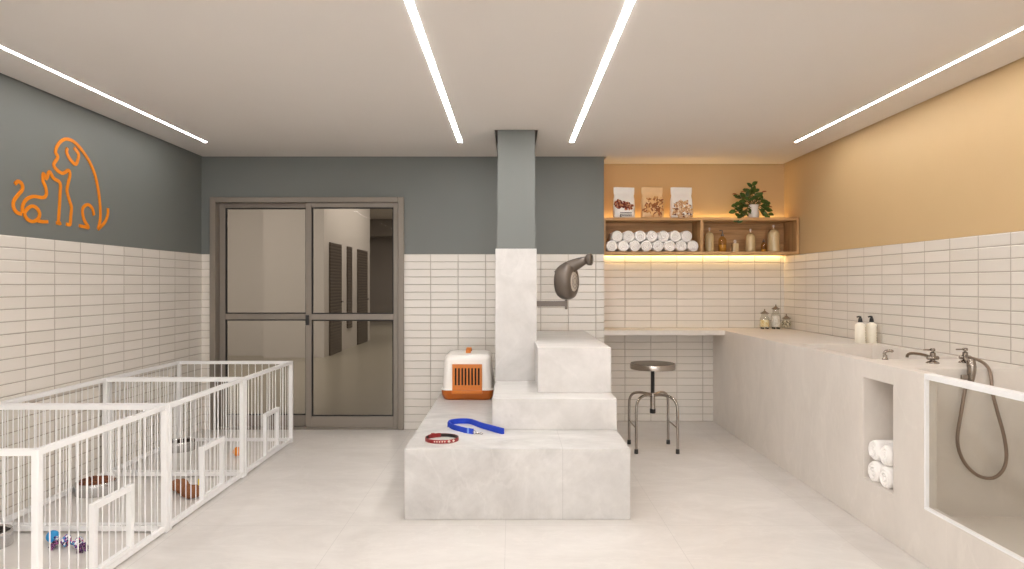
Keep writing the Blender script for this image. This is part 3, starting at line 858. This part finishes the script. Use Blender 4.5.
for k in range(9):
    a = PI/2*k/8; r = .062
    sec.append((.325 + .055*math.sin(a), .392 - .105*(1-math.cos(a))**1.2, .430 - .10*(1-math.cos(a)), .05))
obj('shell', loft(sec), M['white'], ca, smooth=True, auto=60)
# door: frame with eight slots in front of a sheet coloured dark for the inside's shade
yd = -.244
slots = [((-.103+k*.0275, -9, .125), (-.103+k*.0275+.0145, 9, .268)) for k in range(8)]
dbm = solid_with_voids((-.124, yd, .084), (.124, yd+.02, .300), slots)
do = obj('door', dbm, M['orange'], ca, bevel=.002)
obj('slot_shade_sheet', box(-.112, .112, yd+.008, yd+.019, .115, .28), M['dark'], do)
obj('door_lip', box(-.128, .128, yd-.014, yd+.02, .054, .084, bev=.005), M['orange'], ca, smooth=True)
hb = bmesh.new()
hpth = smooth_path([(0, -.10, .366), (0, -.085, .390), (0, -.05, .408), (0, .0, .413), (0, .05, .408), (0, .085, .390), (0, .10, .366)], 5)
add_sweep(hb, hpth, [(-.022, -.007), (.022, -.007), (.022, .007), (-.022, .007)], up=(0, 0, 1)) if False else None
rings = []
for i, p in enumerate(hpth):
    t = (hpth[min(i+1, len(hpth)-1)] - hpth[max(i-1, 0)]).normalized(); nrm = Vector((1, 0, 0)).cross(t).normalized()
    rings.append([hb.verts.new(p + Vector((sx, 0, 0)) + nrm*q) for sx, q in ((-.021, -.007), (.021, -.007), (.021, .007), (-.021, .007))])
for A, Bq in zip(rings, rings[1:]):
    for k in range(4): hb.faces.new((A[k], A[(k+1) % 4], Bq[(k+1) % 4], Bq[k]))
hb.faces.new(rings[0][::-1]); hb.faces.new(rings[-1])
obj('handle', hb, M['orange'], ca, bevel=.003)

# ------------------------------------------------------------------ collar and leash
def on_step(x, y, z=BT):     # photo point on the lower step's top
    Y = (EYE-z)*F/(y-284.5); return Vector(((x-512)*Y/F, Y, z))
cc = Vector((-.434, 4.235, BT))
co = thing('dog_collar', 'red leather dog collar with pale studs lying on the platform', 'collar', cc)
R = .1015; hgt = .021
def ring(r, a0, a1, n=48): return [Vector((r*math.cos(a0+(a1-a0)*k/n), r*.95*math.sin(a0+(a1-a0)*k/n), hgt/2+.0005)) for k in range(n+(0 if abs(a1-a0-2*PI) < .01 else 1))]
bm = bmesh.new(); add_sweep(bm, ring(R, 0, 2*PI), [(-.0018, -hgt/2), (.0018, -hgt/2), (.0018, hgt/2), (-.0018, hgt/2)], closed=True, up=(0, 0, 1))
obj('strap', bm, M['red'], co)
bm = bmesh.new(); add_sweep(bm, ring(R-.0035, .08, 2*PI-.08), [(-.0012, -hgt/2+.001), (.0012, -hgt/2+.001), (.0012, hgt/2-.001), (-.0012, hgt/2-.001)], up=(0, 0, 1))
obj('lining', bm, M['lining'], co)
# overlapping strap end with loop at the rear left, inside
bm = bmesh.new(); add_sweep(bm, ring(R-.008, 1.75, 2.75, 16), [(-.0025, -hgt/2), (.0025, -hgt/2), (.0025, hgt/2+.004), (-.0025, hgt/2+.004)], up=(0, 0, 1))
obj('strap_end', bm, M['red'], co)
bm = bmesh.new(); add_sweep(bm, ring(R-.005, 2.2, 2.38, 4), [(-.009, -hgt/2), (.009, -hgt/2), (.009, hgt/2+.007), (-.009, hgt/2+.007)], up=(0, 0, 1))
obj('keeper_loop', bm, M['red'], co)
bm = bmesh.new()
def stud(a, r): add_ball(bm, ((R+.0018)*math.cos(a), (R+.0018)*.95*math.sin(a), hgt/2+.001), r, r, r, 10, 8)
for k in range(5): stud(-PI/2 - .36 + k*.155, .0042)
for a in (-PI/2+.52, -PI/2+.84):
    for da, dz in ((0, .0042), (.05, 0), (-.05, 0), (0, -.0042)):
        add_ball(bm, ((R+.002)*math.cos(a+da), (R+.002)*.95*math.sin(a+da), hgt/2+.001+dz), .0042, .0042, .0042, 8, 6)
obj('studs', bm, M['stud'], co, smooth=True)

lp = [on_step(x, y) for x, y in ((473.5, 434.3), (466, 433.2), (459, 431.4), (452.5, 429.4), (449.2, 427.2), (450.8, 425.2), (456, 424.0), (463, 423.6), (470, 424.1), (475.5, 426.0), (480, 427.8), (488, 430.2), (496, 432.6), (502.4, 434.3))]
le = thing('dog_leash', 'blue webbing dog leash coiled on the platform beside the red collar', 'leash', (lp[4]+lp[12])/2)
lo = le.location
def band(pts, w=.0026, h=.035, n=6, z=0):
    bm = bmesh.new(); add_sweep(bm, [p+Vector((0, 0, h/2+.0006+z)) for p in smooth_path(pts, n)], [(-w, -h/2), (w, -h/2), (w, h/2), (-w, h/2)], up=(0, 0, 1)); return bm
loc = [p-lo for p in lp]
obj('webbing', band(loc), M['blue'], le)
# the doubled hand-loop side running back along the first layer
back = [loc[13] + Vector((.004, .004, 0)), loc[13]+Vector((.007, .018, 0)), loc[12]+Vector((.004, .022, 0)), loc[11]+Vector((.002, .019, 0)), loc[10]+Vector((.003, .016, 0)), loc[9]+Vector((.004, .013, 0)), loc[8]+Vector((.003, .010, 0)), loc[7]+Vector((0, .009, 0)), loc[6]+Vector((-.003, .008, 0)), loc[5]+Vector((-.008, .005, 0)), loc[4]+Vector((-.008, -.004, 0))]
obj('hand_loop', band(back, .0026, .0345), M['blue'], le)
d = (loc[1]-loc[0]).normalized()
bm = bmesh.new(); add_sweep(bm, [loc[1]*.55+loc[0]*.45+Vector((0, 0, .0185)), loc[1]*.80+loc[0]*.20+Vector((0, 0, .0185))], [(-.006, -.0182), (.006, -.0182), (.006, .0182), (-.006, .0182)], up=(0, 0, 1))
obj('stitched_tab', bm, M['blue_trim'], le)
c0 = loc[0] + Vector((.006, -.001, .013))
bm = tube([c0+Vector((.010*math.cos(2*PI*k/20), 0, .011*math.sin(2*PI*k/20))) for k in range(20)], .0018, 8, closed=True)
q0 = c0+Vector((.010, 0, -.006))
add_tube(bm, [q0, q0+Vector((.020, -.004, -.002))], .004, 10)
add_tube(bm, smooth_path([q0+Vector((.020, -.004, -.002)), q0+Vector((.034, -.004, .006)), q0+Vector((.044, -.008, .0)), q0+Vector((.036, -.012, -.0045)), q0+Vector((.024, -.008, -.003))], 4), .0018, 8)
obj('snap_hook', bm, M['chrome'], le, smooth=True)

# ------------------------------------------------------------------ dog and cat line drawing on the wall
def on_wall(u, v):
    x, y = 10+u/5.418, 130+v/5.418
    Y = -2.95*F/(x-512); return Vector((-2.9535, Y, EYE-(y-284.5)*Y/F))
lg = thing('wall_logo', 'orange line drawing of a sitting dog and a cat on the grey wall', 'wall logo', on_wall(300, 300))
def stroke(pts, n=5, closed=False):
    P = [on_wall(*p)-lg.location for p in pts]
    bm = bmesh.new(); w = .0105; path = smooth_path(P, n, closed)
    add_sweep(bm, path, [(-w, -.0035), (w, -.0035), (w, .0035), (-w, .0035)], closed, up=(1, 0, 0))
    return bm
def strokes(name, lst):
    bm = bmesh.new()
    for p in lst: merge(bm, stroke(*p) if isinstance(p, tuple) else stroke(p))
    return obj(name, bm, M['logo'], lg)
dog = [
    # back of the head and back, down to the pointed rump, then the tail
    [(480, 538), (492, 480), (490, 400), (480, 320), (462, 240), (435, 175), (400, 120), (365, 78), (335, 56), (305, 49), (278, 62), (256, 92), (250, 122), (262, 148), (240, 186), (254, 214), (282, 234), (300, 230), (318, 218), (328, 240), (318, 290), (312, 330), (326, 385), (336, 420), (332, 470), (328, 512), (308, 510)],
    [(534, 424), (532, 460), (516, 500), (480, 538)],
    # ear
    [(314, 98), (310, 120), (326, 155), (356, 186), (370, 164), (374, 130), (350, 96)],
    # hind leg
    [(458, 462), (448, 424), (424, 404), (400, 420), (396, 450), (406, 490), (428, 528), (404, 524), (378, 518)],
]
cat = [
    # tail
    [(30, 292), (48, 278), (68, 294), (70, 322), (48, 350), (24, 384), (22, 418), (40, 446), (66, 456)],
    # haunch
    ([(100, 424), (126, 412), (152, 428), (164, 456), (152, 484), (124, 496), (96, 482), (82, 452)], 5, True),
    [(152, 492), (180, 497), (208, 497)],
    # back, head and front leg
    [(70, 450), (72, 410), (92, 376), (130, 360), (182, 366), (200, 348), (196, 310), (182, 276), (184, 236), (200, 264), (216, 226), (240, 262), (274, 288), (274, 350), (270, 430), (266, 502), (278, 504)],
    [(266, 504), (254, 503)],
]
strokes('dog_drawing', dog); strokes('cat_drawing', cat)

# ------------------------------------------------------------------ pens
def make_pen(y0, y1, g0, g1, label):
    x0, x1, h, t = -2.925, -1.918, .712, .03
    o = thing('pet_pen', label, 'pet pen', ((x0+x1)/2, (y0+y1)/2, 0), 'white pet pens along the tiled wall')
    cx, cy = o.location.x, o.location.y
    def b(*a, **k):
        bm = box(*a, **k)
        for v in bm.verts: v.co -= Vector((cx, cy, 0))
        return bm
    for px in (x0, x1-t):
        for py in (y0, y1-t): obj('post', b(px, px+t, py, py+t, 0, h, bev=.002, seg=1), M['white_metal'], o)
    for z in (.012, h-.026):
        nm = 'bottom_rail' if z < .1 else 'top_rail'; hh = .026 if z > .1 else .028
        for px in (x0, x1-t): obj(nm, b(px+.003, px+t-.003, y0+t, y1-t, z, z+hh), M['white_metal'], o)
        for py in (y0, y1-t): obj(nm, b(x0+t, x1-t, py+.003, py+t-.003, z, z+hh), M['white_metal'], o)
    bar = None
    def put(px, py, za=.04, zb=h-.026, par=o):
        nonlocal bar
        key = (round(za, 3), round(zb, 3))
        if key not in cache: cache[key] = tube([(0, 0, za), (0, 0, zb)], .0028, 8)
        if key not in data:
            q = obj('bar', cache[key], M['white_metal'], par, loc=(px-cx, py-cy, 0), smooth=True); data[key] = q
        else:
            q = data[key].copy(); COL.objects.link(q); q.parent = par; q.location = (px-cx, py-cy, 0)
    cache, data = {}, {}
    n = 15
    for k in range(n):
        x = x0+t+(x1-x0-2*t)*(k+1)/(n+1)
        put(x, y0+t/2); put(x, y1-t/2)
    for k in range(n):
        y = y0+t+(y1-y0-2*t)*(k+1)/(n+1)
        put(x0+t/2, y)
        if not (g0-.02 < y < g1+.02): put(x1-t/2, y)
        elif g0+.035 < y < g1-.035: put(x1-t/2, y, .365, h-.026)
    gt = .03; gz = .37
    bm = bmesh.new()
    for q in ((g0, g0+gt, .042, gz), (g1-gt, g1, .042, gz), (g0+gt, g1-gt, gz-gt, gz), (g0+gt, g1-gt, .042, .042+.02)):
        add_box(bm, x1-t+.002-cx, x1-.002-cx, q[0]-cy, q[1]-cy, q[2], q[3], bev=.0015, seg=1)
    gate = obj('gate', bm, M['white_metal'], o)
    m_ = 4
    for k in range(m_):
        y = g0+gt+(g1-g0-2*gt)*(k+1)/(m_+1); put(x1-t/2, y, .06, gz-gt+.002, gate)
    return o
make_pen(2.763, 3.815, 3.136, 3.47, 'white barred pet pen nearest the room front, holding the rope toy')
make_pen(3.825, 4.905, 4.245, 4.565, 'middle white barred pet pen, holding the brown toy')
make_pen(4.915, 5.985, 5.33, 5.64, 'white barred pet pen closest to the glass sliding door, holding the orange ball')

# ------------------------------------------------------------------ bowls and toys
def bowl(label, x, y, r, m, food=True, fill=.060):
    o = thing('pet_bowl', label, 'bowl', (x, y, 0), 'steel bowls in the pens')
    obj('bowl', lathe([(0, .004), (r*.80, .004), (r*1.0, 0), (r*1.02, .004), (r*1.0, .060), (r*.99, .078), (r*.96, .081), (r*.92, .077), (r*.80, .030), (0, .022)], 40), M['steel_bowl'], o, smooth=True, auto=60)
    bm = bmesh.new(); rg = random.Random(int(r*1000)); fz = fill
    add_lathe(bm, [(0, .024), (r*.80, .032), (r*.89, fz-.006), (r*.5, fz+.008), (0, fz+.014)], 28)
    for k in range(90):
        a, q = rg.uniform(0, 2*PI), r*.82*math.sqrt(rg.random())
        add_ball(bm, (q*math.cos(a), q*math.sin(a), fz+.012-.010*(q/r)**2), .009, .009, .006, 7, 5)
    k_ = obj('kibble', bm, M[m], o, smooth=True); k_['kind'] = 'stuff'
    return o
bowl('steel bowl of brown kibble on the floor of the middle pen, by the tiled wall', -2.758, 4.53, .123, 'kibble', fill=.080)
bowl('steel bowl with dark contents on the floor of the pen closest to the glass door', -2.768, 5.70, .114, 'kibble_dark', fill=.064)
bowl('steel bowl with dark contents in the pen nearest the room front', -2.770, 3.60, .114, 'kibble_dark', fill=.064)

def gp(x, y, z=0.):
    Y = (EYE-z)*F/(y-284.5); return Vector(((x-512)*Y/F, Y, z))
def rag(bm, c, r, dirs, rg):
    for k in range(22):
        a = dirs + rg.uniform(-.7, .7); L = r*rg.uniform(.9, 1.5)
        p1 = c + Vector((math.cos(a)*L*.6, math.sin(a)*L*.6, rg.uniform(.0, .012))); p2 = c + Vector((math.cos(a)*L, math.sin(a)*L, -c.z+.004))
        add_tube(bm, [c, p1, p2], .0035, 5)
c0 = gp(52.7, 536.3, .0315)
o = thing('rope_toy', 'knotted multicoloured rope toy with a blue ball on the pen floor', 'dog toy', (c0.x+.08, c0.y, 0))
L = o.location
bm = bmesh.new(); add_ball(bm, c0-L, .0315, u=28, v=18)
obj('ball', bm, M['ball_blue'], o, smooth=True)
k1 = gp(66.5, 540.5, .0325)-L; k2 = gp(78.5, 543, .0325)-L
bm = bmesh.new(); rg = random.Random(2)
for c in (k1, k2):
    for rr, tilt in ((.022, 0), (.022, 1.1), (.021, -1.0)):
        rot = Matrix.Rotation(tilt, 3, 'X') @ Matrix.Rotation(PI/2, 3, 'Y')
        add_tube(bm, [c + rot @ Vector((rr*math.cos(2*PI*k/20), rr*math.sin(2*PI*k/20), 0)) for k in range(20)], .0105, 8, closed=True)
add_tube(bm, smooth_path([c0-L, (c0-L)*.4+k1*.6+Vector((0, 0, -.004)), k1, (k1+k2)/2+Vector((0, 0, -.006)), k2], 5), .0105, 10)
obj('rope', bm, M['rope'], o, smooth=True)
bm = bmesh.new()
rag(bm, k1+Vector((-.02, -.008, -.008)), .040, PI+.5, rg); rag(bm, k2+Vector((.012, -.006, -.006)), .046, -.6, rg)
obj('tassel', bm, M['tassel'], o, smooth=True)

bt = gp(187, 496, 0)
o = thing('plush_toy', 'brown chunky bone-shaped toy with yellow tag on the middle pen floor', 'dog toy', (bt.x, bt.y, 0))
bm = bmesh.new()
for dx, dyy, rx, rz in ((-.118, .100, .036, .042), (-.070, .085, .040, .046), (-.060, .050, .036, .040), (-.022, .02, .030, .032), (.012, -.030, .042, .046), (.050, -.060, .042, .047), (.072, -.040, .036, .044)):
    add_ball(bm, (dx, dyy, rz-.001), rx, .038, rz, 18, 12)
body = obj('body', bm, M['brown_toy'], o, smooth=True)
rm = body.modifiers.new('remesh', 'REMESH'); rm.mode = 'VOXEL'; rm.voxel_size = .006; rm.use_smooth_shade = True
sm = body.modifiers.new('smooth', 'SMOOTH'); sm.factor = .5; sm.iterations = 6
obj('tag', box(.080, .084, -.02, .005, .075, .115, bev=.001), M['yellow'], o)
ob = gp(237.5, 451.5, .035)
bm = bmesh.new(); t_ = bmesh.new(); bmesh.ops.create_icosphere(t_, subdivisions=4, radius=.036)
for v in t_.verts:
    n = v.co.normalized(); v.co *= 1 + .05*math.sin(n.x*14)*math.sin(n.y*14)*math.sin(n.z*14)
merge(bm, t_)
tag(obj('ball', bm, M['ball_orange'], loc=(ob.x, ob.y, .036), smooth=True), 'small orange rubber ball on the pen floor near the glass door', 'ball')

# ------------------------------------------------------------------ light and camera
def area(name, loc, sx, sy, power, col, rot=(0, 0, 0)):
    l = bpy.data.lights.new(name, 'AREA'); l.shape = 'RECTANGLE'; l.size = sx; l.size_y = sy; l.energy = power; l.color = col
    o = bpy.data.objects.new(name, l); COL.objects.link(o); o.location = loc; o.rotation_euler = rot
    return o
area('corridor_fill', (-4.6, 10., 3.65), 1.5, 2.5, 125, (1, .97, .94))  # unseen area lights added to brighten the corridor
area('corridor_fill', (-2.4, 14.5, 3.65), 1., 4., 110, (1, .97, .94))
area('corridor_fill', (-2.5, 21., 3.65), 1., 3., 170, (1, .97, .94))

w = bpy.data.worlds.new('front_fill'); sc.world = w; w.use_nodes = True
bg = w.node_tree.nodes['Background']; bg.inputs[0].default_value = (1, .99, .985, 1); bg.inputs[1].default_value = 2.4  # even world light added as frontal fill through the open end

cam = bpy.data.cameras.new('camera'); co_ = bpy.data.objects.new('camera', cam); COL.objects.link(co_)
cam.lens = 24; cam.sensor_width = 36; cam.clip_start = .05; cam.clip_end = 100
co_.location = (0, 0, EYE); co_.rotation_euler = (PI/2, 0, 0)
sc.camera = co_
sc.view_settings.view_transform = 'Standard'; sc.view_settings.look = 'None'
sc.view_settings.gamma = 1; sc.view_settings.use_curve_mapping = False
sc.view_settings.exposure = .44
sc.cycles.max_bounces = 10; sc.cycles.diffuse_bounces = 6; sc.cycles.transparent_max_bounces = 16
sc.cycles.caustics_reflective = False; sc.cycles.caustics_refractive = False
